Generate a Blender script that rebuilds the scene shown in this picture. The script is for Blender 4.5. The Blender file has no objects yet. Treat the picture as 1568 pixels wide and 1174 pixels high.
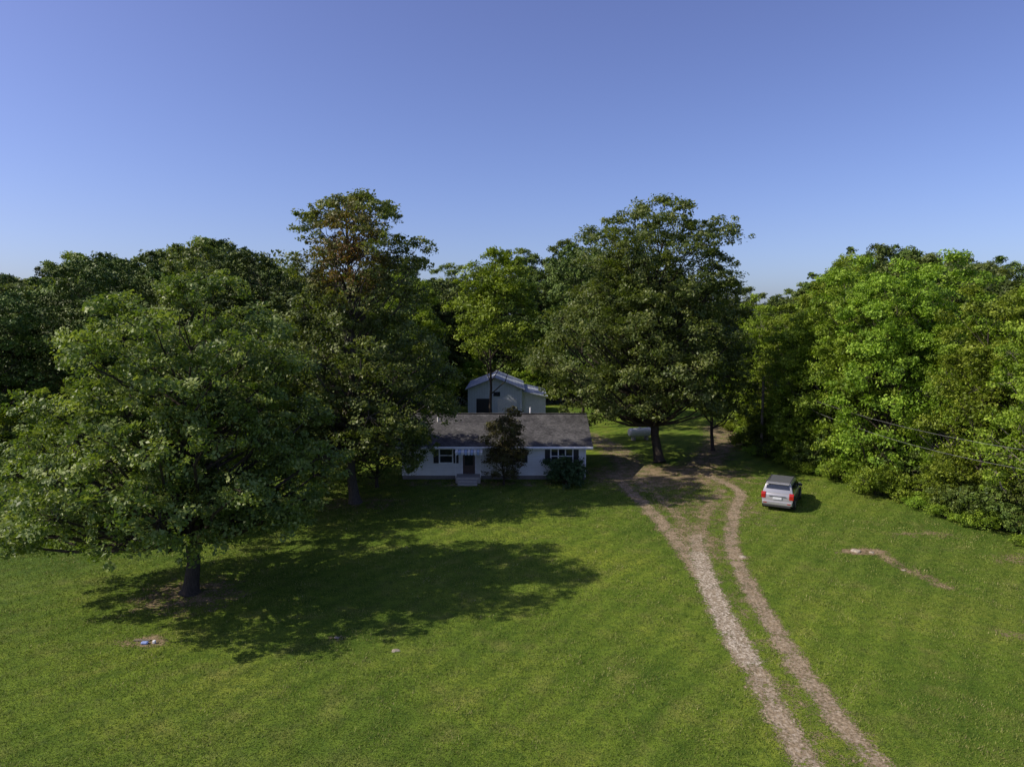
import bpy, bmesh, math, random
import numpy as np
from mathutils import Vector, Matrix
random.seed(7)
SC = bpy.context.scene
COL = SC.collection

# ------------------------------------------------------------ helpers
def link(o, parent=None):
    COL.objects.link(o)
    if parent is not None: o.parent = parent
    return o
def empty(name, loc=(0,0,0), rz=0, parent=None):
    e = bpy.data.objects.new(name, None); e.location = loc; e.rotation_euler[2] = rz
    e.empty_display_size = 0.3
    return link(e, parent)
def raw_mesh(name, V, loops, starts, totals):
    me = bpy.data.meshes.new(name)
    me.vertices.add(len(V)); me.vertices.foreach_set("co", np.asarray(V, np.float32).ravel())
    me.loops.add(len(loops)); me.loops.foreach_set("vertex_index", np.asarray(loops, np.int32))
    me.polygons.add(len(starts))
    me.polygons.foreach_set("loop_start", np.asarray(starts, np.int32))
    me.polygons.foreach_set("loop_total", np.asarray(totals, np.int32))
    me.update(calc_edges=True)
    return me

class NT:
    def __init__(s, tree): s.t = tree; s.t.nodes.clear()
    def n(s, typ, **kw):
        nd = s.t.nodes.new(typ)
        for k, v in kw.items(): setattr(nd, k, v)
        return nd
    def l(s, a, b): s.t.links.new(a, b)
def mat(name):
    m = bpy.data.materials.new(name); m.use_nodes = True
    return m, NT(m.node_tree)
def ramp(nt, src, stops):
    r = nt.n('ShaderNodeValToRGB'); cr = r.color_ramp
    while len(cr.elements) < len(stops): cr.elements.new(0.5)
    for e, (p, c) in zip(cr.elements, stops):
        e.position = p; e.color = (c[0], c[1], c[2], 1)
    nt.l(src, r.inputs[0]); return r
def noise(nt, scale, detail=4, rough=.55, vec=None):
    n = nt.n('ShaderNodeTexNoise'); n.inputs['Scale'].default_value = scale
    n.inputs['Detail'].default_value = detail; n.inputs['Roughness'].default_value = rough
    if vec is not None: nt.l(vec, n.inputs['Vector'])
    return n
def mixc(nt, a, b, fac, blend='MIX'):
    m = nt.n('ShaderNodeMix', data_type='RGBA', blend_type=blend)
    for s, v in ((6, a), (7, b), (0, fac)):
        if isinstance(v, (int, float)): m.inputs[s].default_value = v
        elif isinstance(v, tuple): m.inputs[s].default_value = (*v, 1)
        else: nt.l(v, m.inputs[s])
    return m.outputs[2]
def math_(nt, op, a, b=0.0, clamp=False):
    m = nt.n('ShaderNodeMath', operation=op, use_clamp=clamp)
    for i, v in enumerate((a, b)):
        if isinstance(v, (int, float)): m.inputs[i].default_value = v
        else: nt.l(v, m.inputs[i])
    return m.outputs[0]
def principled(nt, color, rough=.7, metal=0., spec=.5, bump=None, bstr=.3, bdist=.02, coat=0):
    p = nt.n('ShaderNodeBsdfPrincipled')
    if isinstance(color, tuple): p.inputs['Base Color'].default_value = (*color, 1)
    else: nt.l(color, p.inputs['Base Color'])
    p.inputs['Roughness'].default_value = rough; p.inputs['Metallic'].default_value = metal
    p.inputs['Specular IOR Level'].default_value = spec
    p.inputs['Coat Weight'].default_value = coat
    if bump is not None:
        b = nt.n('ShaderNodeBump'); b.inputs['Strength'].default_value = bstr; b.inputs['Distance'].default_value = bdist
        nt.l(bump, b.inputs['Height']); nt.l(b.outputs[0], p.inputs['Normal'])
    return p
def out(nt, sh):
    o = nt.n('ShaderNodeOutputMaterial'); nt.l(sh, o.inputs[0])
def simple(name, c, rough=.6, metal=0., spec=.5, var=.12, vs=6., coat=0):
    m, nt = mat(name)
    tc = nt.n('ShaderNodeTexCoord'); nz = noise(nt, vs, 5, .6, tc.outputs['Object'])
    lo = tuple(max(0, x*(1-var)) for x in c); hi = tuple(min(1, x*(1+var)) for x in c)
    r = ramp(nt, nz.outputs[0], [(.3, lo), (.7, hi)])
    p = principled(nt, r.outputs[0], rough, metal, spec, coat=coat); out(nt, p.outputs[0]); return m

# ------------------------------------------------------------ materials
def leaf_mat(name, dark, mid, light, trans=.28, rough=.55, spec=.25, hv=.03, h0=.485):
    m, nt = mat(name)
    a = nt.n('ShaderNodeAttribute', attribute_name='var')
    oi = nt.n('ShaderNodeObjectInfo')
    r = ramp(nt, a.outputs['Fac'], [(.05, dark), (.5, mid), (.95, light)])
    hs = nt.n('ShaderNodeHueSaturation')
    nt.l(r.outputs[0], hs.inputs['Color'])
    nt.l(math_(nt, 'ADD', math_(nt, 'MULTIPLY', oi.outputs['Random'], hv), h0), hs.inputs['Hue'])
    nt.l(math_(nt, 'ADD', math_(nt, 'MULTIPLY', oi.outputs['Random'], .5), .78), hs.inputs['Value'])
    ru = nt.n('ShaderNodeAttribute', attribute_name='rust')
    c = mixc(nt, hs.outputs[0], (.24, .125, .06), ru.outputs['Fac'])
    p = principled(nt, c, rough, 0, spec)
    if trans > 0:
        tr = nt.n('ShaderNodeBsdfTranslucent')
        nt.l(mixc(nt, c, (1.5, 1.6, .5), 1.0, 'MULTIPLY'), tr.inputs['Color'])
        mx = nt.n('ShaderNodeMixShader'); mx.inputs[0].default_value = trans
        nt.l(p.outputs[0], mx.inputs[1]); nt.l(tr.outputs[0], mx.inputs[2]); out(nt, mx.outputs[0])
    else: out(nt, p.outputs[0])
    return m
M_LEAF_OAK = leaf_mat('oak_leaves', (.052,.088,.016), (.122,.168,.036), (.25,.285,.09), hv=.012, h0=.492, spec=.35, rough=.48)
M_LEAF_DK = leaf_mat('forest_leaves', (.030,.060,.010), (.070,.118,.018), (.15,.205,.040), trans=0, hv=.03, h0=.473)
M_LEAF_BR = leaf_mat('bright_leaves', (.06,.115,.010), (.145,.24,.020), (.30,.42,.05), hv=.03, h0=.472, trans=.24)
M_LEAF_BUSH = leaf_mat('shrub_leaves', (.02,.04,.014), (.035,.065,.02), (.06,.10,.03), trans=0)
M_LEAF_RED = leaf_mat('reddish_leaves', (.05,.05,.022), (.11,.095,.035), (.15,.17,.05))

def bark_mat(name, c1, c2):
    m, nt = mat(name)
    tc = nt.n('ShaderNodeTexCoord'); mp = nt.n('ShaderNodeMapping'); mp.inputs['Scale'].default_value = (9, 9, 1.6)
    nt.l(tc.outputs['Object'], mp.inputs[0]); nz = noise(nt, 2.2, 7, .7, mp.outputs[0])
    r = ramp(nt, nz.outputs[0], [(.3, c1), (.7, c2)])
    p = principled(nt, r.outputs[0], .9, 0, .2, nz.outputs[0], .8, .05); out(nt, p.outputs[0]); return m
M_BARK = bark_mat('bark', (.025,.02,.016), (.085,.07,.055))
M_BARK_M = bark_mat('grey_bark', (.04,.034,.03), (.12,.105,.09))
M_BARK_P = bark_mat('pale_bark', (.12,.10,.085), (.34,.30,.26))

# ground
m, nt = mat('lawn_ground'); M_GROUND = m
g = nt.n('ShaderNodeNewGeometry'); pos = g.outputs['Position']
n0 = noise(nt, .045, 3, .5, pos); n1 = noise(nt, .17, 7, .7, pos); n2 = noise(nt, .65, 8, .78, pos); n3 = noise(nt, 2.6, 8, .82, pos); n4 = noise(nt, 22., 4, .8, pos)
c = ramp(nt, n1.outputs[0], [(.36, (.085,.145,.017)), (.5, (.137,.205,.024)), (.66, (.20,.245,.034))]).outputs[0]
c = mixc(nt, c, (.29,.27,.08), ramp(nt, n2.outputs[0], [(.51, (0,0,0)), (.68, (.85,.85,.85))]).outputs[0])
c = mixc(nt, c, (.045,.092,.013), ramp(nt, n3.outputs[0], [(.47, (0,0,0)), (.61, (.85,.85,.85))]).outputs[0])
c = mixc(nt, c, ramp(nt, n0.outputs[0], [(.35, (.80,.84,.9)), (.65, (1.25,1.17,1.0))]).outputs[0], 1., 'MULTIPLY')
mp = nt.n('ShaderNodeMapping'); mp.inputs['Rotation'].default_value = (0, 0, math.radians(38)); nt.l(pos, mp.inputs[0])
wv = nt.n('ShaderNodeTexWave'); wv.inputs['Scale'].default_value = .26; wv.inputs['Distortion'].default_value = 4.5; wv.inputs['Detail'].default_value = 4; wv.inputs['Detail Scale'].default_value = .5
nt.l(mp.outputs[0], wv.inputs[0])
c = mixc(nt, c, ramp(nt, wv.outputs[0], [(.0, (.84,.87,.84)), (1, (1.12,1.09,1.1))]).outputs[0], 1., 'MULTIPLY')
c = mixc(nt, c, ramp(nt, n4.outputs[0], [(.3, (.4,.42,.4)), (.7, (1.5,1.5,1.5))]).outputs[0], 1.0, 'MULTIPLY')
hb = math_(nt, 'ADD', math_(nt, 'MULTIPLY', n3.outputs[0], .9), n4.outputs[0])
p = principled(nt, c, .9, 0, .12, hb, .6, .08); out(nt, p.outputs[0])

m, nt = mat('grass_blades'); M_GRASS = m
a = nt.n('ShaderNodeAttribute', attribute_name='var')
r = ramp(nt, a.outputs['Fac'], [(0, (.06,.12,.012)), (.5, (.145,.21,.026)), (.85, (.26,.29,.07)), (1, (.46,.40,.2))])
p = principled(nt, r.outputs[0], .6, 0, .2)
tr = nt.n('ShaderNodeBsdfTranslucent'); nt.l(r.outputs[0], tr.inputs[0])
mx = nt.n('ShaderNodeMixShader'); mx.inputs[0].default_value = .35
nt.l(p.outputs[0], mx.inputs[1]); nt.l(tr.outputs[0], mx.inputs[2]); out(nt, mx.outputs[0])

# dirt
m, nt = mat('dirt_and_gravel'); M_DIRT = m
g = nt.n('ShaderNodeNewGeometry'); pos = g.outputs['Position']
ad = nt.n('ShaderNodeAttribute', attribute_name='dirt'); ag = nt.n('ShaderNodeAttribute', attribute_name='gravel')
n1 = noise(nt, 1.3, 8, .78, pos); n2 = noise(nt, 9, 6, .85, pos)
vo = nt.n('ShaderNodeTexVoronoi'); vo.inputs['Scale'].default_value = 9; nt.l(pos, vo.inputs['Vector'])
dc = ramp(nt, n1.outputs[0], [(.3, (.14,.10,.058)), (.7, (.34,.26,.16))]).outputs[0]
gc = ramp(nt, vo.outputs['Color'], [(.2, (.27,.23,.17)), (.8, (.64,.58,.48))]).outputs[0]
gf = math_(nt, 'MULTIPLY', ag.outputs['Fac'], ramp(nt, n2.outputs[0], [(.40, (0,0,0)), (.60, (1,1,1))]).outputs[0])
c = mixc(nt, dc, gc, gf)
c = mixc(nt, c, ramp(nt, n2.outputs[0], [(.32, (.45,.45,.45)), (.68, (1.3,1.3,1.3))]).outputs[0], 1., 'MULTIPLY')
p = principled(nt, c, .95, 0, .1, vo.outputs['Distance'], .6, .03)
s = math_(nt, 'ADD', ad.outputs['Fac'], math_(nt, 'MULTIPLY', math_(nt, 'SUBTRACT', n1.outputs[0], .5), 2.4))
s = math_(nt, 'ADD', s, math_(nt, 'MULTIPLY', math_(nt, 'SUBTRACT', n2.outputs[0], .5), 2.4))
f = ramp(nt, s, [(.40, (0,0,0)), (.72, (1,1,1))]).outputs[0]
tp = nt.n('ShaderNodeBsdfTransparent'); mx = nt.n('ShaderNodeMixShader')
nt.l(f, mx.inputs[0]); nt.l(tp.outputs[0], mx.inputs[1]); nt.l(p.outputs[0], mx.inputs[2]); out(nt, mx.outputs[0])

def siding(name, c, pitch=.12, vertical=False, rough=.55):
    m, nt = mat(name)
    tc = nt.n('ShaderNodeTexCoord'); w = nt.n('ShaderNodeTexWave', wave_type='BANDS', bands_direction='X' if vertical else 'Z', wave_profile='SAW')
    w.inputs['Scale'].default_value = 1/pitch/ (2*math.pi) * 2; nt.l(tc.outputs['Object'], w.inputs[0])
    nz = noise(nt, 1.5, 6, .7, tc.outputs['Object'])
    r = ramp(nt, nz.outputs[0], [(.3, tuple(x*.86 for x in c)), (.65, c)])
    c2 = mixc(nt, r.outputs[0], ramp(nt, w.outputs[0], [(0, (.7,.7,.7)), (.15, (1,1,1))]).outputs[0], 1., 'MULTIPLY')
    p = principled(nt, c2, rough, 0, .4, w.outputs[0], .5, .02); out(nt, p.outputs[0]); return m
M_SIDE = siding('white_lap_siding', (.80,.80,.78))
M_METAL = siding('ribbed_metal_wall', (.66,.72,.78), .3, True, .45)
M_METALR = siding('ribbed_metal_roof', (.36,.41,.48), .4, True, .6)
m, nt = mat('asphalt_shingles'); M_ROOF = m
tc = nt.n('ShaderNodeTexCoord'); br = nt.n('ShaderNodeTexBrick'); br.inputs['Scale'].default_value = 3.2
br.inputs['Color1'].default_value = (.052,.052,.055,1); br.inputs['Color2'].default_value = (.11,.108,.112,1)
br.inputs['Mortar'].default_value = (.02,.02,.02,1); br.inputs['Mortar Size'].default_value = .03
nt.l(tc.outputs['Object'], br.inputs[0]); nz = noise(nt, .8, 7, .7, tc.outputs['Object'])
c = mixc(nt, br.outputs[0], ramp(nt, nz.outputs[0], [(.35, (.6,.6,.62)), (.7, (1.7,1.68,1.66))]).outputs[0], 1., 'MULTIPLY')
p = principled(nt, c, .9, 0, .2, br.outputs[1], .4, .02); out(nt, p.outputs[0])
M_TRIM = simple('white_trim_paint', (.78,.78,.78), .5)
M_BLACK = simple('black_shutter', (.012,.012,.014), .5)
M_GLASS = simple('dark_glass', (.02,.025,.03), .06, 0, .8)
M_CONC = simple('concrete', (.36,.34,.31), .9, vs=9)
M_FOUND = simple('block_foundation', (.16,.15,.14), .9)
M_DOOR = simple('dark_brown_door', (.06,.035,.028), .5)
M_AWN = simple('awning_metal', (.40,.50,.70), .4)
M_CAR = simple('silver_car_paint', (.36,.36,.37), .28, .3, .5, .02, 2, .5)
M_CARROOF = simple('car_roof_paint', (.13,.135,.14), .3, 0, .5, .03, 2, .5)
M_TIRE = simple('tire_rubber', (.02,.02,.02), .85)
M_RIM = simple('alloy_rim', (.4,.4,.42), .3, .9)
M_PLAST = simple('black_plastic', (.03,.03,.032), .6)
M_TAIL = simple('tail_light_lens', (.35,.015,.01), .2, 0, .7)
M_PLATE = simple('license_plate_paint', (.6,.62,.65), .5)
M_ROCK = simple('rock', (.30,.26,.20), .95, vs=7, var=.45)
M_TANK = simple('tank_paint', (.68,.68,.66), .4)
M_WIRE = simple('cable', (.16,.16,.16), .6)
M_WOOD = simple('weathered_wood', (.16,.135,.10), .9, vs=4, var=.3)
M_BLUE = simple('blue_plastic', (.25,.33,.6), .5)

# ------------------------------------------------------------ mesh parts
def box(name, lo, hi, material, parent=None, bev=0.0):
    bm = bmesh.new(); bmesh.ops.create_cube(bm, size=1)
    for v in bm.verts:
        v.co = Vector([lo[i] + (v.co[i]+.5)*(hi[i]-lo[i]) for i in range(3)])
    if bev: bmesh.ops.bevel(bm, geom=bm.edges[:], offset=bev, segments=2, affect='EDGES', profile=.5)
    me = bpy.data.meshes.new(name); bm.to_mesh(me); bm.free(); me.materials.append(material)
    return link(bpy.data.objects.new(name, me), parent)
def polymesh(name, V, F, material, parent=None, bev=0, smooth=False):
    me = bpy.data.meshes.new(name); me.from_pydata([tuple(v) for v in V], [], F); me.update()
    bm = bmesh.new(); bm.from_mesh(me); bmesh.ops.recalc_face_normals(bm, faces=bm.faces[:])
    if bev: bmesh.ops.bevel(bm, geom=bm.edges[:], offset=bev, segments=3, affect='EDGES', profile=.5)
    bm.to_mesh(me); bm.free()
    if smooth: me.shade_smooth()
    me.materials.append(material)
    return link(bpy.data.objects.new(name, me), parent)
def prism_x(name, outline, hw, material, parent=None, bev=0, smooth=False):
    n = len(outline); V = [(-w, y, z) for (y, z), w in zip(outline, hw)] + [(w, y, z) for (y, z), w in zip(outline, hw)]
    F = [tuple(range(n)), tuple(range(2*n-1, n-1, -1))] + [(i, (i+1) % n, n+(i+1) % n, n+i) for i in range(n)]
    return polymesh(name, V, F, material, parent, bev, smooth)
def cyl(name, p0, p1, r, material, parent=None, seg=20, bev=0):
    p0 = Vector(p0); p1 = Vector(p1); d = p1-p0
    bm = bmesh.new(); bmesh.ops.create_cone(bm, cap_ends=True, segments=seg, radius1=r, radius2=r, depth=d.length)
    if bev: bmesh.ops.bevel(bm, geom=[e for e in bm.edges if len([f for f in e.link_faces if len(f.verts) > 4]) == 1], offset=bev, segments=3, affect='EDGES', profile=.5)
    bmesh.ops.transform(bm, matrix=Matrix.Translation((p0+p1)/2) @ d.to_track_quat('Z', 'Y').to_matrix().to_4x4(), verts=bm.verts[:])
    me = bpy.data.meshes.new(name); bm.to_mesh(me); bm.free(); me.materials.append(material)
    return link(bpy.data.objects.new(name, me), parent)

# ------------------------------------------------------------ trees
def tubes(paths, nside):
    V = []; L = []; base = 0
    for pts, rad in paths:
        P = np.asarray(pts, float); n = len(P)
        d = np.gradient(P, axis=0); d /= np.linalg.norm(d, axis=1)[:, None]+1e-9
        ref = np.array([1., 0, 0]) if abs(d[0][0]) < .8 else np.array([0, 1., 0])
        u = np.cross(d, ref); u /= np.linalg.norm(u, axis=1)[:, None]+1e-9; w = np.cross(d, u)
        a = np.arange(nside)*2*math.pi/nside
        ring = P[:, None] + (u[:, None]*np.cos(a)[None, :, None] + w[:, None]*np.sin(a)[None, :, None])*np.asarray(rad)[:, None, None]
        V.append(ring.reshape(-1, 3))
        i = np.arange(n-1)[:, None]*nside; j = np.arange(nside)[None]; k = (j+1) % nside
        q = np.stack([i+j, i+k, i+nside+k, i+nside+j], -1).reshape(-1, 4)+base
        L.append(q); base += n*nside
    return np.concatenate(V), np.concatenate(L)

def leaves(centers, outward, radii, per, size, rng, flat=.6):
    n = len(centers); N = n*per
    c = np.repeat(centers, per, 0); rr = np.repeat(radii, per)[:, None]
    off = rng.normal(size=(N, 3)); off /= np.linalg.norm(off, axis=1)[:, None]; off *= rng.random((N, 1))**.45
    off[:, 2] *= flat
    P = c+off*rr
    tilt = np.repeat(rng.normal(size=(n, 3))*.5, per, 0)
    nrm = rng.normal(size=(N, 3))*.5 + tilt + np.array([0, 0, .6]) + np.repeat(outward, per, 0)*.3
    nrm /= np.linalg.norm(nrm, axis=1)[:, None]
    t = np.cross(nrm, rng.normal(size=(N, 3))); t /= np.linalg.norm(t, axis=1)[:, None]+1e-9
    b = np.cross(nrm, t)
    s = size*(.6+.8*rng.random((N, 1)))
    fold = nrm*s*.12
    V = np.stack([P-t*s*.5, P+b*s*.27+fold, P+t*s*.55, P-b*s*.27+fold], 1).reshape(-1, 3)
    Q = np.arange(N*4).reshape(N, 4)
    return V, Q, P

def tree_mesh(name, seed, H, tr, blobs, leaf=.16, flat=.6, bark=None, leafm=None, rust=None, trunk_top=None, lean=(0, 0), trunk=True, zmin=1.8):
    rng = np.random.default_rng(seed)
    paths = []; thin = []
    top = trunk_top or H*.8
    nT = 9; tz = np.linspace(0, top, nT)
    wob = np.cumsum(rng.normal(size=(nT, 2))*top*.012, 0); wob[0] = 0
    tp = np.stack([wob[:, 0]+lean[0]*(tz/top)**1.5, wob[:, 1]+lean[1]*(tz/top)**1.5, tz], 1)
    trad = tr*(1-.82*(tz/top)**.9)
    if trunk:
        fp = np.vstack([tp[0], tp[0]+(tp[1]-tp[0])*.12, tp[0]+(tp[1]-tp[0])*.35, tp[1:]])
        fr = np.concatenate([[tr*1.5, tr*1.15, tr*1.0], trad[1:]])
        paths.append((fp, fr))
    def trunk_at(z):
        return np.array([np.interp(z, tz, tp[:, 0]), np.interp(z, tz, tp[:, 1]), z]), np.interp(z, tz, trad)
    Ls = []; Qs = []; Ps = []; vb = 0; cv = []
    for B in blobs:
        C = []; O = []; R = []
        bc = np.array(B['c'], float); br = np.array(B['r'], float); n = B['n']
        cen = []; tries = 0
        md = B.get('md', 1.1*(br.prod()/n)**(1/3))
        while len(cen) < n and tries < n*60:
            tries += 1
            d = rng.normal(size=3); d /= np.linalg.norm(d)
            if d[2] < -.8: continue
            f = rng.random()**.35*.95 if rng.random() < .85 else rng.random()*.6
            q = bc+d*br*f
            if all(np.linalg.norm(q-x) > md*(.7+.6*rng.random()) for x in cen): cen.append(q)
        for q in cen:
            lr = rng.uniform(*B['lr'])*(.75 if q[2] > bc[2]+.6*br[2] else 1)
            hd = math.hypot(q[0]-np.interp(q[2], tz, tp[:, 0]), q[1]-np.interp(q[2], tz, tp[:, 1]))
            z0 = min(max(q[2]-hd*.55-.8-rng.random(), zmin), top*.98)
            p0, r0 = trunk_at(z0)
            mid1 = p0*.62+q*.38+np.array([0, 0, -.06*hd])+rng.normal(size=3)*.2
            mid2 = p0*.28+q*.72+np.array([0, 0, -.02*hd])+rng.normal(size=3)*.25
            rl = min(r0*.5, .03+.017*np.linalg.norm(q-p0))
            paths.append(([p0, mid1, mid2, q], [rl, rl*.72, rl*.5, rl*.25]))
            k = B['k']; d = rng.normal(size=(k, 3)); d /= np.linalg.norm(d, axis=1)[:, None]
            ow = (q-bc)/br; ow = ow/(np.linalg.norm(ow)+1e-6)
            d = d+ow*.45+np.array([0, 0, .2]); d /= np.linalg.norm(d, axis=1)[:, None]
            rad = lr*(.3+.95*rng.random((k, 1))**.8)
            cc = q+d*rad*np.array([1.15, 1.15, .75])
            if 'floor' in B: cc[:, 2] = np.maximum(cc[:, 2], B['floor']+rng.random(k)*.8)
            C.append(cc); O.append(d); R.append(np.full(k, B.get('cr', .45))*(.45+1.0*rng.random(k)))
            for e in cc[::2]:
                thin.append(([q+(e-q)*.05, (q+e)/2+rng.normal(size=3)*.06, e], [rl*.22+.008, .012, .006]))
        cs = np.concatenate(C); os_ = np.concatenate(O); rs = np.concatenate(R)
        keep = rng.random(len(cs)) > B.get('drop', .06)
        cs, os_, rs = cs[keep], os_[keep], rs[keep]
        V, Q, P = leaves(cs, os_, rs, B['per'], leaf, rng, flat)
        Ls.append(V); Qs.append(Q+vb); vb += len(V); Ps.append(P)
        cl = rng.random(len(cs)); cv.append(np.repeat(cl, B['per'])*.55+rng.random(len(P))*.45)
    LV = np.concatenate(Ls); LQ = np.concatenate(Qs); P = np.concatenate(Ps); var = np.concatenate(cv)
    parts_V = [LV]; parts_Q = [LQ]; off = len(LV)
    if trunk:
        V1, Q1 = tubes(paths, 8); parts_V.append(V1); parts_Q.append(Q1+off); off += len(V1)
        if thin:
            V2, Q2 = tubes(thin, 3); parts_V.append(V2); parts_Q.append(Q2+off)
    V = np.concatenate(parts_V); Q = np.concatenate(parts_Q); nq = len(Q)
    me = raw_mesh(name, V, Q.ravel(), np.arange(nq)*4, np.full(nq, 4))
    mi = np.ones(nq, np.int32); mi[:len(LQ)] = 0
    me.materials.append(leafm or M_LEAF_DK); me.materials.append(bark or M_BARK)
    me.polygons.foreach_set('material_index', mi)
    a = me.attributes.new('var', 'FLOAT', 'FACE'); vv = np.zeros(nq, np.float32); vv[:len(var)] = var; a.data.foreach_set('value', vv)
    a = me.attributes.new('rust', 'FLOAT', 'FACE'); vv = np.zeros(nq, np.float32)
    if rust:
        dd = np.linalg.norm((P-np.array(rust[0]))/np.array(rust[1]), axis=1)
        vv[:len(var)] = np.clip((1.1-dd)*1.2, 0, rust[2])*(rng.random(len(P)) < .75)
    a.data.foreach_set('value', vv)
    return me
def place(name, me, loc, rz=0, sc=(1, 1, 1), parent=None):
    o = bpy.data.objects.new(name, me); o.location = loc; o.rotation_euler[2] = rz; o.scale = sc
    return link(o, parent)

# big front oak
me = tree_mesh('oak_mesh', 11, 13, .34, [
    dict(c=(-.4, 0, 6.1), r=(6.9, 6.5, 3.8), n=82, lr=(.75, 1.25), k=21, per=44, cr=.40, drop=.15),
    dict(c=(-3.9, -.8, 3.6), r=(3.6, 3.6, 2.0), n=22, lr=(.65, 1.0), k=18, per=40, cr=.4, floor=1.0, drop=.15),
    dict(c=(2.9, .6, 4.0), r=(3.0, 3.6, 2.0), n=18, lr=(.65, 1.0), k=18, per=40, cr=.4, floor=1.6, drop=.15),
    dict(c=(.3, 0, 9.7), r=(4.7, 4.6, 4.1), n=48, lr=(.7, 1.15), k=21, per=44, cr=.40, drop=.15)],
    leaf=.16, leafm=M_LEAF_OAK, zmin=2.4, trunk_top=10.8)
place('oak_tree', me, (-14.1, 28.9, 0))
# tall oak left of house
me = tree_mesh('tall_oak_mesh', 5, 20.4, .34, [
    dict(c=(-.2, 0, 7.2), r=(6.8, 5.8, 5.4), n=88, lr=(.9, 1.5), k=22, per=36, cr=.5, floor=1.7),
    dict(c=(.5, 0, 15.4), r=(4.1, 4.0, 4.8), n=62, lr=(.65, 1.1), k=18, per=34, cr=.42, drop=.12)],
    leaf=.185, leafm=M_LEAF_OAK, bark=M_BARK_M, rust=((.3, -1.5, 15.8), (2.9, 3.4, 3.6), .85), trunk_top=18, zmin=3)
place('tall_oak_tree', me, (-10.2, 43.5, 0))
# spreading oak right of house
me = tree_mesh('spreading_oak_mesh', 21, 21.7, .4, [
    dict(c=(-1.8, 0, 8.6), r=(8.4, 7, 6.8), n=112, lr=(1.0, 1.65), k=22, per=34, cr=.56, floor=1.5, drop=.08),
    dict(c=(-.6, 0, 16.0), r=(6.7, 5.7, 5.5), n=70, lr=(.85, 1.45), k=22, per=34, cr=.52, drop=.08)],
    leaf=.21, leafm=M_LEAF_OAK, trunk_top=18, zmin=3)
place('oak_tree', me, (12.3, 56, 0))

def proto(name, seed, H, rx, z0, lm, n=52, k=16, per=26, leaf=.25, bark=None, lr=(.8, 1.4), tr=.2, drop=.1, floor=.3):
    hz = (H-z0)
    return tree_mesh(name, seed, H, tr, [
        dict(c=(0, 0, z0+hz*.38), r=(rx, rx, hz*.40), n=int(n*.6), lr=lr, k=k, per=per, cr=.56, drop=drop, floor=floor),
        dict(c=(.2, 0, z0+hz*.70), r=(rx*.78, rx*.78, hz*.30), n=int(n*.5), lr=(lr[0]*.75, lr[1]*.8), k=k, per=per, cr=.48, drop=drop)],
        leaf=leaf, leafm=lm, bark=bark, zmin=z0*.6+.5)
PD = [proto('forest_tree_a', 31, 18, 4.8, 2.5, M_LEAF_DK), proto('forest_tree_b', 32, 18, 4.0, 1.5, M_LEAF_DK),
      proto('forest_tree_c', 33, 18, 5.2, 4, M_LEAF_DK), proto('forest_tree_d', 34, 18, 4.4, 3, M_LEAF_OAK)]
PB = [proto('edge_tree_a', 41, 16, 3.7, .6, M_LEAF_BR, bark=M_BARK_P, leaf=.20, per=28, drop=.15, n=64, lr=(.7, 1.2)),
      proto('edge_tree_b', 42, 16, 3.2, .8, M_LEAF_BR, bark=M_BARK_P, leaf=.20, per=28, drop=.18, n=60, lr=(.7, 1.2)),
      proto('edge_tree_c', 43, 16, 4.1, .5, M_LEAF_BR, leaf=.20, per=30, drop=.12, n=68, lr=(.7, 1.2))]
LOW = proto('low_tree_mesh', 81, 9, 3.4, .4, M_LEAF_DK, n=44, leaf=.18, per=32, lr=(.7, 1.1), tr=.13)
MID = proto('mid_oak_mesh', 82, 11, 4.8, 1.2, M_LEAF_OAK, n=66, leaf=.18, per=34, lr=(.8, 1.3), tr=.22)
HIGH = proto('high_crown_mesh', 83, 18, 3.6, 6.6, M_LEAF_BR, n=56, leaf=.22, per=28, lr=(.7, 1.2), tr=.16, floor=6.2)
def shrub(name, seed, H, r, lm, n=12, k=16, per=30, leaf=.13):
    return tree_mesh(name, seed, H, .05, [dict(c=(0, 0, H*.5), r=(r, r, H*.45), n=n, lr=(r*.25, r*.42), k=k, per=per, cr=.28, floor=.08, drop=.15)],
                     leaf=leaf, leafm=lm, zmin=.1, flat=.8)
SH = [shrub('undergrowth_a', 51, 3.2, 2.2, M_LEAF_DK, leaf=.17, n=16), shrub('undergrowth_b', 52, 5.0, 2.2, M_LEAF_BR, n=22, leaf=.17), shrub('undergrowth_c', 53, 1.6, 1.6, M_LEAF_BR), shrub('undergrowth_d', 54, .8, 1.3, M_LEAF_BR, n=10, leaf=.1)]

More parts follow.
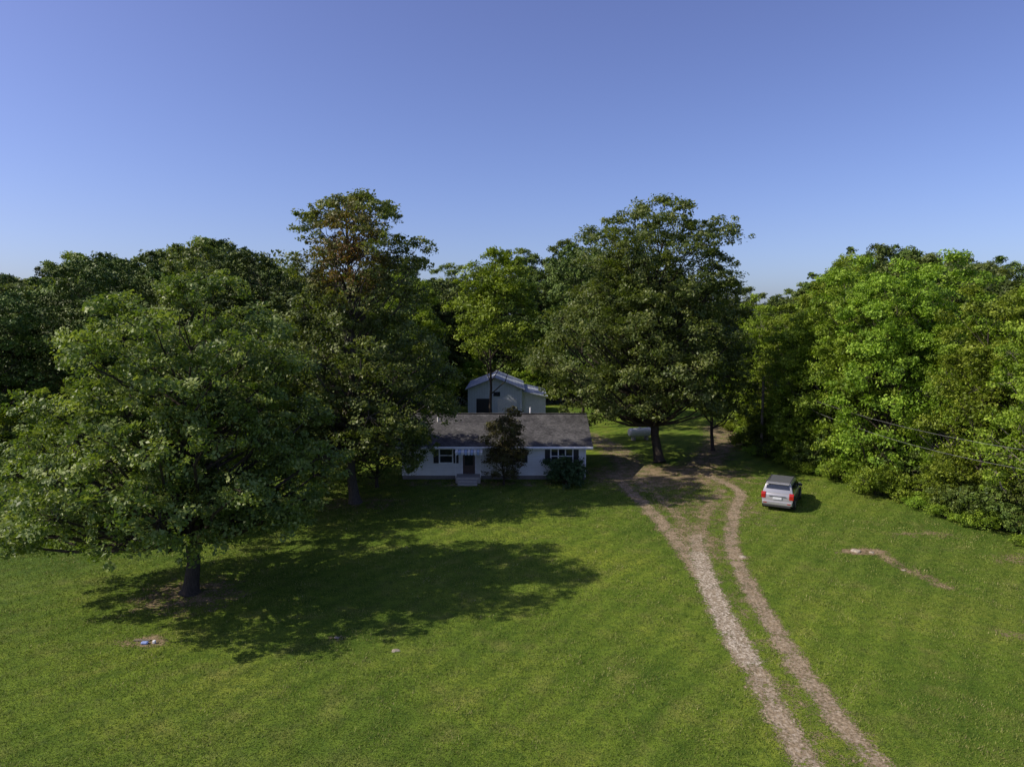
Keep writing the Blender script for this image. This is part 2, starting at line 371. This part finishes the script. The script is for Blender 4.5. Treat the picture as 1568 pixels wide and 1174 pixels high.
# skyline height field of the woods around the clearing
qs = [-.9, -.74, -.69, -.62, -.56, -.515, -.43, -.335, -.28, -.127, -.05, 0, .062, .14, .26, .35, .385, .43, .47, .507, .58, .66, .74, .9]
ss = [.08, .078, .075, .104, .085, .10, .122, .092, .068, .084, .098, .110, .128, .11, .06, .045, .030, .056, .088, .117, .106, .095, .086, .08]
def height_at(x, y): return 12+np.interp(x/y, qs, ss)*y
def right_edge(y): return np.interp(y, [15, 20, 34.7, 41.9, 47.8, 58, 75, 100], [31, 30, 27.2, 25.8, 24.0, 21.2, 23.6, 28])
woods = empty('forest_trees'); edgew = empty('woodland_edge_trees'); under = empty('undergrowth')
rr = random.Random(3)
def inleft(x, y): return x < -13 and y > np.interp(x, [-60, -34, -28, -14], [52, 53, 60, 64])
yy = 30.
while yy < 122:
    xx = -85.
    while xx < 100:
        x = xx+rr.uniform(-2.2, 2.2); y = yy+rr.uniform(-2.2, 2.2); xx += 5.8
        if abs(x) > .82*y+9: continue
        R = x > right_edge(y)+2.6 and y < 97
        if inleft(x, y) or y > 97 or R:
            h = height_at(x, y)*rr.uniform(.84, 1.02)
            if R and x < right_edge(y)+14 and y < 75:
                me = rr.choice(PB); s = h/16.2; par = edgew
            else:
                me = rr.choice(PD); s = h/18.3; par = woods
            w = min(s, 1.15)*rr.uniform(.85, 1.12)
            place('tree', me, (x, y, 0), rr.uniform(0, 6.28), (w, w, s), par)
    yy += 6.2
for i in range(13):
    y = 31+i*3.4+rr.uniform(-.8, .8); x = right_edge(y)+rr.uniform(2.2, 4.2)
    s = height_at(x, y)*rr.uniform(.62, .95)/16.2
    place('tree', rr.choice(PB), (x, y, 0), rr.uniform(0, 6.28), (s*.9, s*.9, s), edgew)
for i in range(95):
    y = 26+i*.54; x = right_edge(y)+rr.uniform(-.6, 2.6)
    me = rr.choice(SH); s = rr.uniform(.4, 1.1)
    if x < right_edge(y)+.3: me = rr.choice(SH[2:])
    place('shrub', me, (x+.5*s, y, 0), rr.uniform(0, 6.28), (s, s, s*rr.uniform(.8, 1.3)), under)
for i in range(60):
    x = -70+i*1.0+rr.uniform(-.5, .5); y = np.interp(x, [-60, -34, -28, -14], [52, 53, 60, 64])-rr.uniform(0, 2.5)
    me = rr.choice(SH[:2]); s = rr.uniform(.6, 1.2)
    place('shrub', me, (x, y, 0), rr.uniform(0, 6.28), (s, s, s), under)
for i in range(50):
    x = -16+i*1.1; y = 95+rr.uniform(-1.5, 1.5); s = rr.uniform(.8, 1.4)
    place('shrub', rr.choice(SH[:2]), (x, y, 0), rr.uniform(0, 6.28), (s, s, s), under)

# yard trees
place('yard_tree', HIGH, (-1.6, 63, 0), 1., (1.05, 1.05, 1.02))
place('yard_tree', PD[3], (18.2, 61, 0), 2., (.8, .8, .86))
place('yard_tree', PD[2], (7.6, 74, 0), .4, (.95, .95, 1.16))
place('yard_tree', PD[1], (11.5, 82, 0), .4, (1, 1, 1.1))
place('yard_tree', PB[2], (-10.5, 72, 0), 2.4, (1, 1, 1.05))
place('yard_tree', PD[1], (-15.8, 47, 0), .9, (1.1, 1.1, .76))
place('yard_tree', MID, (-17.6, 39.5, 0), 1.5, (1.05, 1.05, 1.05))
place('yard_tree', LOW, (-9.6, 47.6, 0), .2, (.9, .8, .85))
place('yard_tree', LOW, (-14.2, 50.5, 0), 2.2, (1.1, 1.1, 1))
place('yard_tree', PD[2], (-12.5, 60, 0), .2, (.9, .9, .86))
place('yard_tree', PD[0], (-45, 40, 0), .2, (.8, .8, .7))
me = tree_mesh('small_tree_mesh', 61, 6.2, .07, [dict(c=(0, 0, 2.9), r=(1.5, 1.4, 2.9), n=30, lr=(.4, .7), k=16, per=34, cr=.3, floor=.3)], leaf=.12, leafm=M_LEAF_RED, zmin=.5)
place('small_ornamental_tree', me, (-.6, 48.4, 0))
place('foundation_shrub', shrub('foundation_shrub_mesh', 71, 1.9, 1.35, M_LEAF_BUSH, n=20, k=22), (3.9, 48.5, 0))

# ------------------------------------------------------------ ground
gv = [(-3000, -3000, 0), (3000, -3000, 0), (3000, 3000, 0), (-3000, 3000, 0)]
polymesh('lawn_ground', gv, [(0, 1, 2, 3)], M_GROUND)

def dens(pts, n=8):
    P = [np.array(p, float) for p in pts]; P = [2*P[0]-P[1]]+P+[2*P[-1]-P[-2]]; o = []
    for i in range(1, len(P)-2):
        for t in np.linspace(0, 1, n, endpoint=False):
            o.append(.5*((2*P[i])+(-P[i-1]+P[i+1])*t+(2*P[i-1]-5*P[i]+4*P[i+1]-P[i+2])*t*t+(-P[i-1]+3*P[i]-3*P[i+1]+P[i+2])*t**3))
    o.append(P[-2]); return np.array(o)
def dline(X, Y, pts):
    pts = dens(pts, 4); best = np.full(X.shape, 1e9)
    for a, b in zip(pts[:-1], pts[1:]):
        d = b-a; L = d@d+1e-9
        t = np.clip(((X-a[0])*d[0]+(Y-a[1])*d[1])/L, 0, 1)
        best = np.minimum(best, np.hypot(X-a[0]-t*d[0], Y-a[1]-t*d[1]))
    return best
LR = [(7.9, 10), (7.95, 14), (8.0, 17.2), (8.1, 19.9), (8.35, 23), (8.45, 25.6), (8.85, 29.5), (9.5, 33.7), (10.25, 36.8)]
LINES = [
    (LR, .38, .84, .45), (LR[4:-1], .42, .95, 1.),
    ([(10.25, 36.8), (12.3, 41.9), (14.6, 46.9)], .42, .68, .1),
    ([(9.6, 10), (9.75, 14), (9.85, 17.2), (9.8, 19.9), (9.95, 23), (10.2, 25.6), (10.6, 29.5), (11.3, 33.7), (12.1, 36.8), (14.0, 41.9), (15.8, 46.5), (15, 51)], .37, .82, .3),
    ([(8.85, 30.5), (8.9, 33.7), (8.85, 36.8), (8.7, 41.3), (8.1, 47.8), (8, 52)], .44, .78, .25),
    ([(10.2, 36), (10.15, 38), (10.0, 43.5), (9.3, 49)], .38, .64, .1),
    ([(9.2, 47.5), (9.5, 54), (9.3, 62), (7.5, 69), (5, 76)], 1.3, .62, .2),
    ([(12, 51), (15.5, 55), (18, 60), (21, 67), (22.5, 74)], 1.5, .66, .1),
]
BLOBS = [((11.5, 51.0), (6.5, 4.2), .70), ((9.9, 36.5), (1.4, 3.4), .66), ((12.5, 43), (3.8, 4.0), .52), ((-14.1, 28.7), (2.3, 1.9), .62), ((18.2, 34.2), (1.3, .55), .80), ((18.8, 32.6), (.4, 1.6), .62), ((19.3, 30.6), (.5, 1.3), .60),
         ((19.0, 24.9), (.7, .4), .6), ((-13.6, 24.4), (.9, .45), .65), ((-6.6, 24.7), (.4, .2), .45), ((23, 37), (1.8, .6), .45), ((25.5, 33), (1.5, 1), .45),
         ((-3, 48.6), (7, 1.0), .5), ((-10.2, 43.5), (3, 2), .5), ((11.5, 33.4), (.5, .4), .65)]
def dirt_fn(X, Y):
    D = np.zeros(X.shape); G = np.zeros(X.shape)
    for pts, w, s, g in LINES:
        d = dline(X, Y, pts); f = np.clip(1.45-d/w*.75, 0, 1)*s
        D = np.maximum(D, f); G = np.maximum(G, np.clip(1.7-d/w, 0, 1)*g)
    for (cx, cy), (rx, ry), s in BLOBS:
        d = np.hypot((X-cx)/rx, (Y-cy)/ry); D = np.maximum(D, np.clip(1.7-d*1.1, 0, 1)*s)
    mid = dline(X, Y, [(8.8, 10), (8.9, 17.2), (9.0, 22), (9.3, 26), (9.7, 30), (10.3, 34), (11, 37)])
    D = np.maximum(D, np.clip(1.5-mid, 0, 1)*.30)
    return D, G
st = .16
gx = np.arange(-22, 28, st); gy = np.arange(9.5, 80, st); X, Y = np.meshgrid(gx, gy); D, G = dirt_fn(X, Y)
ny, nx = X.shape; idx = np.arange(ny*nx).reshape(ny, nx)
q = np.stack([idx[:-1, :-1], idx[:-1, 1:], idx[1:, 1:], idx[1:, :-1]], -1).reshape(-1, 4)
Df = D.ravel(); q = q[Df[q].max(1) > .05]
used, inv = np.unique(q, return_inverse=True); q = inv.reshape(-1, 4)
V = np.stack([X.ravel(), Y.ravel(), np.full(X.size, .005)], 1)[used]
me = raw_mesh('dirt_driveway', V, q.ravel(), np.arange(len(q))*4, np.full(len(q), 4)); me.materials.append(M_DIRT)
a = me.attributes.new('dirt', 'FLOAT', 'POINT'); a.data.foreach_set('value', Df[used].astype(np.float32))
a = me.attributes.new('gravel', 'FLOAT', 'POINT'); a.data.foreach_set('value', G.ravel()[used].astype(np.float32))
link(bpy.data.objects.new('dirt_driveway', me))

# grass blades
rng = np.random.default_rng(4); N = 520000
y = 13+37*rng.random(N)**1.35; x = (rng.random(N)*2-1)*(.82*y+2)
keep = (x < right_edge(y)+1); x, y = x[keep], y[keep]
D, G = dirt_fn(x, y); keep = D < .42+rng.random(len(x))*.4; x, y = x[keep], y[keep]; N = len(x)
clump = (np.sin(x*1.7+np.sin(y*1.3)*2)*np.sin(y*1.9+np.sin(x*.9)*2)+1)/2
h = (.025+.05*rng.random(N))*(.6+.8*clump); w = .008+.012*rng.random(N); w *= np.clip(y/25, .8, 2)
an = rng.random(N)*6.28; ln = rng.normal(size=(N, 2))*.035
B = np.stack([x, y, np.zeros(N)], 1); du = np.stack([np.cos(an)*w, np.sin(an)*w, np.zeros(N)], 1)
V = np.stack([B-du, B+du, B+np.stack([ln[:, 0], ln[:, 1], h], 1)], 1).reshape(-1, 3)
me = raw_mesh('lawn_grass', V, np.arange(N*3), np.arange(N)*3, np.full(N, 3)); me.materials.append(M_GRASS)
a = me.attributes.new('var', 'FLOAT', 'FACE'); a.data.foreach_set('value', np.clip(.3*clump+.7*rng.random(N), 0, 1).astype(np.float32))
link(bpy.data.objects.new('lawn_grass', me))

# ------------------------------------------------------------ house
H = empty('white_ranch_house', (0, 0, 0))
x0, x1, y0, y1 = -8.2, 5.5, 50.0, 58.2; EZ = 2.7; RZ = 4.25; ym = (y0+y1)/2
box('foundation', (x0+.03, y0+.03, 0), (x1-.03, y1-.03, .3), M_FOUND, H)
polymesh('walls', [(x0, y0, .3), (x1, y0, .3), (x1, y1, .3), (x0, y1, .3), (x0, y0, EZ), (x1, y0, EZ), (x1, y1, EZ), (x0, y1, EZ), (x0, ym, RZ-.08), (x1, ym, RZ-.08)],
         [(0, 1, 5, 4), (1, 2, 6, 9, 5), (2, 3, 7, 6), (3, 0, 4, 8, 7), (0, 3, 2, 1)], M_SIDE, H)
ov = .55; sl = (RZ-EZ)/(ym-y0)
def roof_plane(nm, ya, yb, za, zb, t=.12):
    polymesh(nm, [(x0-.45, ya, za), (x1+.45, ya, za), (x1+.45, yb, zb), (x0-.45, yb, zb), (x0-.45, ya, za+t), (x1+.45, ya, za+t), (x1+.45, yb, zb+t), (x0-.45, yb, zb+t)],
             [(0, 1, 2, 3), (4, 5, 6, 7), (0, 1, 5, 4), (1, 2, 6, 5), (2, 3, 7, 6), (3, 0, 4, 7)], M_ROOF, H)
roof_plane('roof_front', y0-ov, ym, EZ-ov*sl, RZ); roof_plane('roof_back', y1+ov, ym, EZ-ov*sl, RZ)
box('fascia', (x0-.45, y0-ov-.03, EZ-ov*sl-.1), (x1+.45, y0-ov-.002, EZ-ov*sl+.09), M_TRIM, H)
box('gutter', (x0-.45, y0-ov-.13, EZ-ov*sl-.04), (x1+.45, y0-ov-.033, EZ-ov*sl+.06), M_TRIM, H, .02)
box('ridge_cap', (x0-.46, ym-.12, RZ+.10), (x1+.46, ym+.12, RZ+.16), M_ROOF, H, .02)
cyl('vent_pipe', (-5.8, 52.9, 3.5), (-5.8, 52.9, 4.25), .06, M_TRIM, H); cyl('vent_pipe_b', (1.5, 55.4, 3.7), (1.5, 55.4, 4.7), .07, M_TRIM, H)
box('chimney_flue', (-6.9, 54.6, 3.9), (-6.4, 55.1, 4.8), M_CONC, H, .02)
box('downspout', (x1-.1, y0-.1, .2), (x1-.02, y0-.01, EZ-.2), M_TRIM, H)
def window(nm, cx, z0_, z1_, w, dbl=False):
    f = y0
    box(nm+'_glass', (cx-w/2, f-.03, z0_), (cx+w/2, f-.004, z1_), M_GLASS, H)
    for s, (a, b, c, d) in enumerate([(cx-w/2-.07, cx+w/2+.07, z1_, z1_+.08), (cx-w/2-.1, cx+w/2+.1, z0_-.09, z0_), (cx-w/2-.07, cx-w/2, z0_, z1_), (cx+w/2, cx+w/2+.07, z0_, z1_)]):
        box(nm+'_frame%d' % s, (a, f-.07, c), (b, f-.003, d), M_TRIM, H)
    box(nm+'_rail', (cx-w/2, f-.05, (z0_+z1_)/2-.03), (cx+w/2, f-.032, (z0_+z1_)/2+.03), M_TRIM, H)
    if dbl:
        for k in (-.17, .17): box(nm+'_mull%d' % (k > 0), (cx+k*w*1.-.04, f-.056, z0_), (cx+k*w+.04, f-.033, z1_), M_TRIM, H)
    for s in (-1, 1):
        a = cx+s*(w/2+.09+.2)
        box(nm+'_shutter%d' % (s > 0), (a-.19, f-.055, z0_-.06), (a+.19, f-.004, z1_+.06), M_BLACK, H, .008)
window('picture_window', 3.7, 1.15, 2.4, 1.55, True); window('window_mid', .25, 1.35, 2.35, .85); window('window_left', -4.9, 1.3, 2.35, .9)
box('door_frame', (-3.75, y0-.06, .42), (-2.65, y0-.004, 2.5), M_TRIM, H)
box('door', (-3.65, y0-.085, .45), (-2.75, y0-.062, 2.42), M_DOOR, H); box('door_glass', (-3.5, y0-.1, 1.1), (-2.9, y0-.087, 2.25), M_GLASS, H)
box('step_top', (-4.1, y0-1.3, 0), (-2.3, y0-.12, .45), M_CONC, H, .02); box('step_mid', (-3.9, y0-1.65, 0), (-2.5, y0-1.302, .3), M_CONC, H, .02); box('step_low', (-3.9, y0-2., 0), (-2.5, y0-1.652, .15), M_CONC, H, .02)
for i in range(9):
    a = -4.15+i*.225
    polymesh('awning_slat%d' % i, [(a, y0-.02, 2.72-.15), (a+.2, y0-.02, 2.57), (a+.2, y0-1.0, 2.25), (a, y0-1.0, 2.25), (a, y0-1.0, 2.08), (a+.1, y0-1.0, 2.02), (a+.2, y0-1.0, 2.08)],
             [(0, 1, 2, 3), (3, 2, 6, 5, 4)], M_AWN if i % 2 else M_TRIM, H)
for xx in (-4.1, -2.3): cyl('awning_post', (xx, y0-1.0, .4), (xx, y0-1.0, 2.2), .025, M_TRIM, H, 8)

# ------------------------------------------------------------ metal shed
S = empty('metal_shed')
sx0, sx1, sy0, sy1 = -5.2, 1.2, 80, 90; sm = (sx0+sx1)/2
polymesh('walls', [(sx0, sy0, 0), (sx1, sy0, 0), (sx1, sy1, 0), (sx0, sy1, 0), (sx0, sy0, 3.6), (sx1, sy0, 3.6), (sx1, sy1, 3.6), (sx0, sy1, 3.6), (sm, sy0, 4.9), (sm, sy1, 4.9)],
         [(0, 1, 5, 8, 4), (1, 2, 6, 5), (2, 3, 7, 9, 6), (3, 0, 4, 7)], M_METAL, S)
for nm, xa in (('roof_left', sx0-.3), ('roof_right', sx1+.3)):
    polymesh(nm, [(xa, sy0-.4, 3.55), (sm, sy0-.4, 4.95), (sm, sy1+.3, 4.95), (xa, sy1+.3, 3.55), (xa, sy0-.4, 3.67), (sm, sy0-.4, 5.07), (sm, sy1+.3, 5.07), (xa, sy1+.3, 3.67)],
             [(0, 1, 2, 3), (4, 5, 6, 7), (0, 1, 5, 4), (1, 2, 6, 5), (2, 3, 7, 6), (3, 0, 4, 7)], M_METALR, S)
box('shaded_opening_panel', (-4.2, sy0-.04, 0.02), (-2.4, sy0-.004, 2.5), M_PLAST, S); box('garage_door', (-1.7, sy0-.05, .02), (.6, sy0-.004, 2.5), M_TRIM, S)  # open doorway is a flat black panel; the shade inside is its colour
box('window', (-2.2, sy0-.05, 2.8), (-1.4, sy0-.004, 3.3), M_GLASS, S)
box('leanto_walls', (1.203, sy0+.6, 0), (4.0, sy1-.5, 2.6), M_TRIM, S)
polymesh('leanto_roof', [(1.204, sy0+.2, 3.3), (4.3, sy0+.2, 2.62), (4.3, sy1, 2.62), (1.204, sy1, 3.3), (1.204, sy0+.2, 3.4), (4.3, sy0+.2, 2.72), (4.3, sy1, 2.72), (1.204, sy1, 3.4)],
         [(0, 1, 2, 3), (4, 5, 6, 7), (0, 1, 5, 4), (1, 2, 6, 5), (2, 3, 7, 6), (3, 0, 4, 7)], M_METALR, S)
polymesh('leanto_gable', [(1.204, sy0+.6, 2.6), (4.0, sy0+.6, 2.6), (4.0, sy0+.6, 2.64), (1.204, sy0+.6, 3.28)], [(0, 1, 2, 3)], M_TRIM, S)

# propane tank
T = empty('propane_tank', (12.6, 66.5, 0), .3)
cyl('tank', (-1.2, 0, .8), (1.2, 0, .8), .42, M_TANK, T, 28, .2)
for s in (-.7, .7): box('leg%d' % (s > 0), (s-.08, -.3, 0), (s+.08, .3, .45), M_CONC, T)
cyl('valve_dome', (0, 0, 1.18), (0, 0, 1.36), .14, M_TANK, T, 16, .03)

# clothes line
W = empty('clothesline')
for xx in (-14.0, -9.5):
    cyl('post', (xx, 74, 0), (xx, 74, 2.6), .07, M_WOOD, W, 8)
    cyl('crossarm', (xx-.0, 73.2, 2.5), (xx, 74.8, 2.5), .05, M_WOOD, W, 8)
cyl('beam', (-14, 74, 2.62), (-9.5, 74, 2.62), .06, M_WOOD, W, 8)

# ------------------------------------------------------------ SUV
C = empty('suv_car', (16.5, 41.6, 0), math.radians(-29))
body = [(0.03, .42), (0.0, .62), (.02, .98), (.10, 1.12), (3.55, 1.10), (4.45, 1.0), (4.78, .86), (4.86, .6), (4.8, .36), (4.3, .28), (.35, .28)]
hw = [.86, .93, .95, .93, .93, .90, .84, .84, .84, .90, .90]
prism_x('body', body, hw, M_CAR, C, .05, True)
cab = [(.12, 1.10), (.32, 1.62), (.50, 1.72), (2.35, 1.75), (2.75, 1.68), (3.6, 1.10)]
prism_x('cabin', cab, [.91, .76, .70, .70, .70, .88], M_CAR, C, .04, True)
prism_x('roof_panel', [(.42, 1.70), (.46, 1.745), (2.38, 1.775), (2.72, 1.71), (2.5, 1.68)], [.66]*5, M_CARROOF, C, .012)
box('rear_spoiler', (-.66, .18, 1.66), (.66, .50, 1.715), M_CAR, C, .02)
def quad(nm, pts, m):
    n = len(pts); return polymesh(nm, pts, [tuple(range(n))], m, C)
def cw(z): return .91-(z-1.10)/(1.62-1.10)*.15
quad('rear_window', [(-.74, .15, 1.15), (.74, .15, 1.15), (.66, .288, 1.57), (-.66, .288, 1.57)], M_GLASS)
quad('windshield', [(-.78, 3.54, 1.16), (.78, 3.54, 1.16), (.64, 2.86, 1.63), (-.64, 2.86, 1.63)], M_GLASS)
for s in (-1, 1):
    for nm, ya, yb, yc, yd in (('rear_side_window', .38, 1.12, 1.12, .50), ('back_door_window', 1.2, 2.1, 2.1, 1.2), ('front_door_window', 2.18, 3.2, 2.66, 2.18)):
        quad(nm, [(s*(cw(1.16)+.012), ya, 1.16), (s*(cw(1.16)+.012), yb, 1.16), (s*(cw(1.56)+.012), yc, 1.57), (s*(cw(1.56)+.012), yd, 1.57)], M_GLASS)
    box('roof_rail', (s*.68-.02, .6, 1.78), (s*.68+.02, 2.4, 1.815), M_PLAST, C, .01)
    for yy in (.62, 1.5, 2.36): box('rail_foot', (s*.68-.02, yy, 1.73), (s*.68+.02, yy+.05, 1.782), M_PLAST, C)
    prism_x('tail_light', [(-.012, .78), (-.02, 1.04), (.09, 1.16), (.2, 1.16), (.2, .90)], [.13]*5, M_TAIL, C, .01).location = (s*.82, 0, 0)
    box('head_light', (s*.72-.14, 4.6, .72), (s*.72+.14, 4.83, .86), M_PLATE, C, .03)
    box('mirror', (s*1.02-.1, 2.9, 1.10), (s*1.02+.1, 3.02, 1.26), M_PLAST, C, .03)
    box('side_sill', (s*.93-.02, 1.2, .26), (s*.93+.02, 3.5, .42), M_PLAST, C, .01)
    box('door_handle', (s*.955-.015, 1.5, .98), (s*.955+.015, 1.7, 1.01), M_CAR, C)
    for wy in (.95, 3.85):
        cyl('wheel_arch', (s*.90, wy, .40), (s*.965, wy, .40), .435, M_PLAST, C, 28, .015)
        cyl('tire', (s*.74, wy, .36), (s*.985, wy, .36), .36, M_TIRE, C, 28, .03)
        cyl('rim', (s*.90, wy, .36), (s*.995, wy, .36), .24, M_RIM, C, 20, .01)
        cyl('hub', (s*.95, wy, .36), (s*1.0, wy, .36), .07, M_PLAST, C, 12)
box('rear_bumper', (-.88, -.07, .40), (.88, .12, .64), M_CAR, C, .05)
box('bumper_lower', (-.80, -.055, .27), (.80, .2, .42), M_PLAST, C, .03)
box('license_plate', (-.26, -.045, .76), (.26, -.02, .90), M_PLATE, C)
box('chrome_bar', (-.5, -.04, .945), (.5, -.01, .975), M_RIM, C)
cyl('rear_wiper', (-.3, .17, 1.2), (.1, .18, 1.22), .012, M_PLAST, C, 6)
for s in (-1, 1): box('reflector', (s*.7-.1, -.085, .50), (s*.7+.1, -.068, .55), M_TAIL, C)

# ------------------------------------------------------------ rocks & litter
def rock(name, loc, r, seed, m=None):
    bm = bmesh.new(); bmesh.ops.create_icosphere(bm, subdivisions=3, radius=1); rg = random.Random(seed)
    ph = [rg.uniform(0, 6) for _ in range(6)]
    for v in bm.verts:
        c = v.co; f = 1+.18*math.sin(c.x*3+ph[0])+.15*math.sin(c.y*4+ph[1])+.1*math.sin(c.z*5+c.x*4+ph[2])+.05*math.sin(c.y*11+ph[3])
        v.co = Vector((c.x*f*r, c.y*f*r*.7, max(-.02, c.z*f*r*.3)))
    me = bpy.data.meshes.new(name); bm.to_mesh(me); bm.free(); me.materials.append(m or M_ROCK)
    o = bpy.data.objects.new(name, me); o.location = loc; o.rotation_euler[2] = rg.uniform(0, 6); return link(o)
k = 0
for (x, y, r) in [(17.8, 34.3, .28), (18.5, 34.1, .16), (18.7, 31.6, .12), (11.6, 33.4, .2), (-4.2, 23.7, .14), (-6.6, 24.7, .1)]:
    k += 1; rock('rock', (x, y, 0), r, k)
Lt = empty('litter_pile', (-13.6, 24.2, 0))
box('blue_bag', (-.1, -.08, .01), (.15, .08, .1), M_BLUE, Lt, .04); box('board', (-.5, .2, .01), (.1, .28, .05), M_WOOD, Lt); box('cup', (.3, .0, .01), (.4, .1, .12), M_TRIM, Lt, .02)

# ------------------------------------------------------------ power line
PL = empty('power_line')
def wire(nm, pts, sag, r=.010):
    cu = bpy.data.curves.new(nm, 'CURVE'); cu.dimensions = '3D'; cu.bevel_depth = r
    P = []
    for a, b in zip(pts[:-1], pts[1:]):
        for t in np.linspace(0, 1, 14): P.append((*[a[i]+(b[i]-a[i])*t for i in (0, 1)], a[2]+(b[2]-a[2])*t-sag*4*t*(1-t)))
    sp = cu.splines.new('POLY'); sp.points.add(len(P)-1)
    for q_, c_ in zip(sp.points, P): q_.co = (*c_, 1)
    cu.materials.append(M_WIRE); link(bpy.data.objects.new(nm, cu), PL)
wire('wire_upper', [(22.2, 60, 6.6), (28.0, 22, 6.6)], 1.5); wire('wire_lower', [(22.2, 60, 6.0), (28.0, 22, 5.8)], 1.8)
cyl('utility_pole', (28, 22, 0), (28, 22, 8), .14, M_WOOD, PL, 12); cyl('crossarm', (27.3, 22.2, 7.3), (28.7, 21.8, 7.3), .06, M_WOOD, PL, 8)
cyl('service_pole', (22.2, 60, 0), (22.2, 60, 6.8), .12, M_WOOD, PL, 12)

# ------------------------------------------------------------ light, sky, camera
EL = math.radians(41); tx, ty = math.cos(math.radians(11)), math.sin(math.radians(11))
sd = Vector((-tx*math.cos(EL), -ty*math.cos(EL), math.sin(EL)))
su = bpy.data.lights.new('sun', 'SUN'); su.energy = 5.0; su.angle = math.radians(.53); su.color = (1, .91, .75)
so = link(bpy.data.objects.new('sun', su)); so.rotation_euler = (sd).to_track_quat('Z', 'Y').to_euler()
w = bpy.data.worlds.new('World'); SC.world = w; w.use_nodes = True; nt = NT(w.node_tree)
sk = nt.n('ShaderNodeTexSky', sky_type='NISHITA'); sk.sun_disc = False; sk.sun_elevation = EL
sk.sun_rotation = math.atan2(sd.x, sd.y) % (2*math.pi)
sk.altitude = 100; sk.air_density = 1.0; sk.dust_density = 1.5; sk.ozone_density = 2.0
tc = nt.n('ShaderNodeTexCoord'); sx = nt.n('ShaderNodeSeparateXYZ'); nt.l(tc.outputs['Generated'], sx.inputs[0])
tint = ramp(nt, math_(nt, 'ABSOLUTE', sx.outputs[2]), [(0, (.47,.53,.78)), (.12, (.48,.49,.70)), (.45, (.51,.455,.65)), (1, (.5, .47, .6))]).outputs[0]
bg = nt.n('ShaderNodeBackground'); bg.inputs[1].default_value = .15
nt.l(mixc(nt, mixc(nt, sk.outputs[0], tint, 1.0, 'MULTIPLY'), (1.5, 1.5, 1.5), 1.0, 'MULTIPLY'), bg.inputs[0]); o = nt.n('ShaderNodeOutputWorld'); nt.l(bg.outputs[0], o.inputs[0])
SC.view_settings.view_transform = 'Standard'; SC.view_settings.look = 'None'; SC.view_settings.exposure = 0
cam = bpy.data.cameras.new('camera'); cam.lens = 24; cam.sensor_width = 36; cam.clip_end = 6000
co = link(bpy.data.objects.new('camera', cam)); co.location = (0, 0, 12); co.rotation_euler = (math.radians(90-5.5), 0, 0)
SC.camera = co
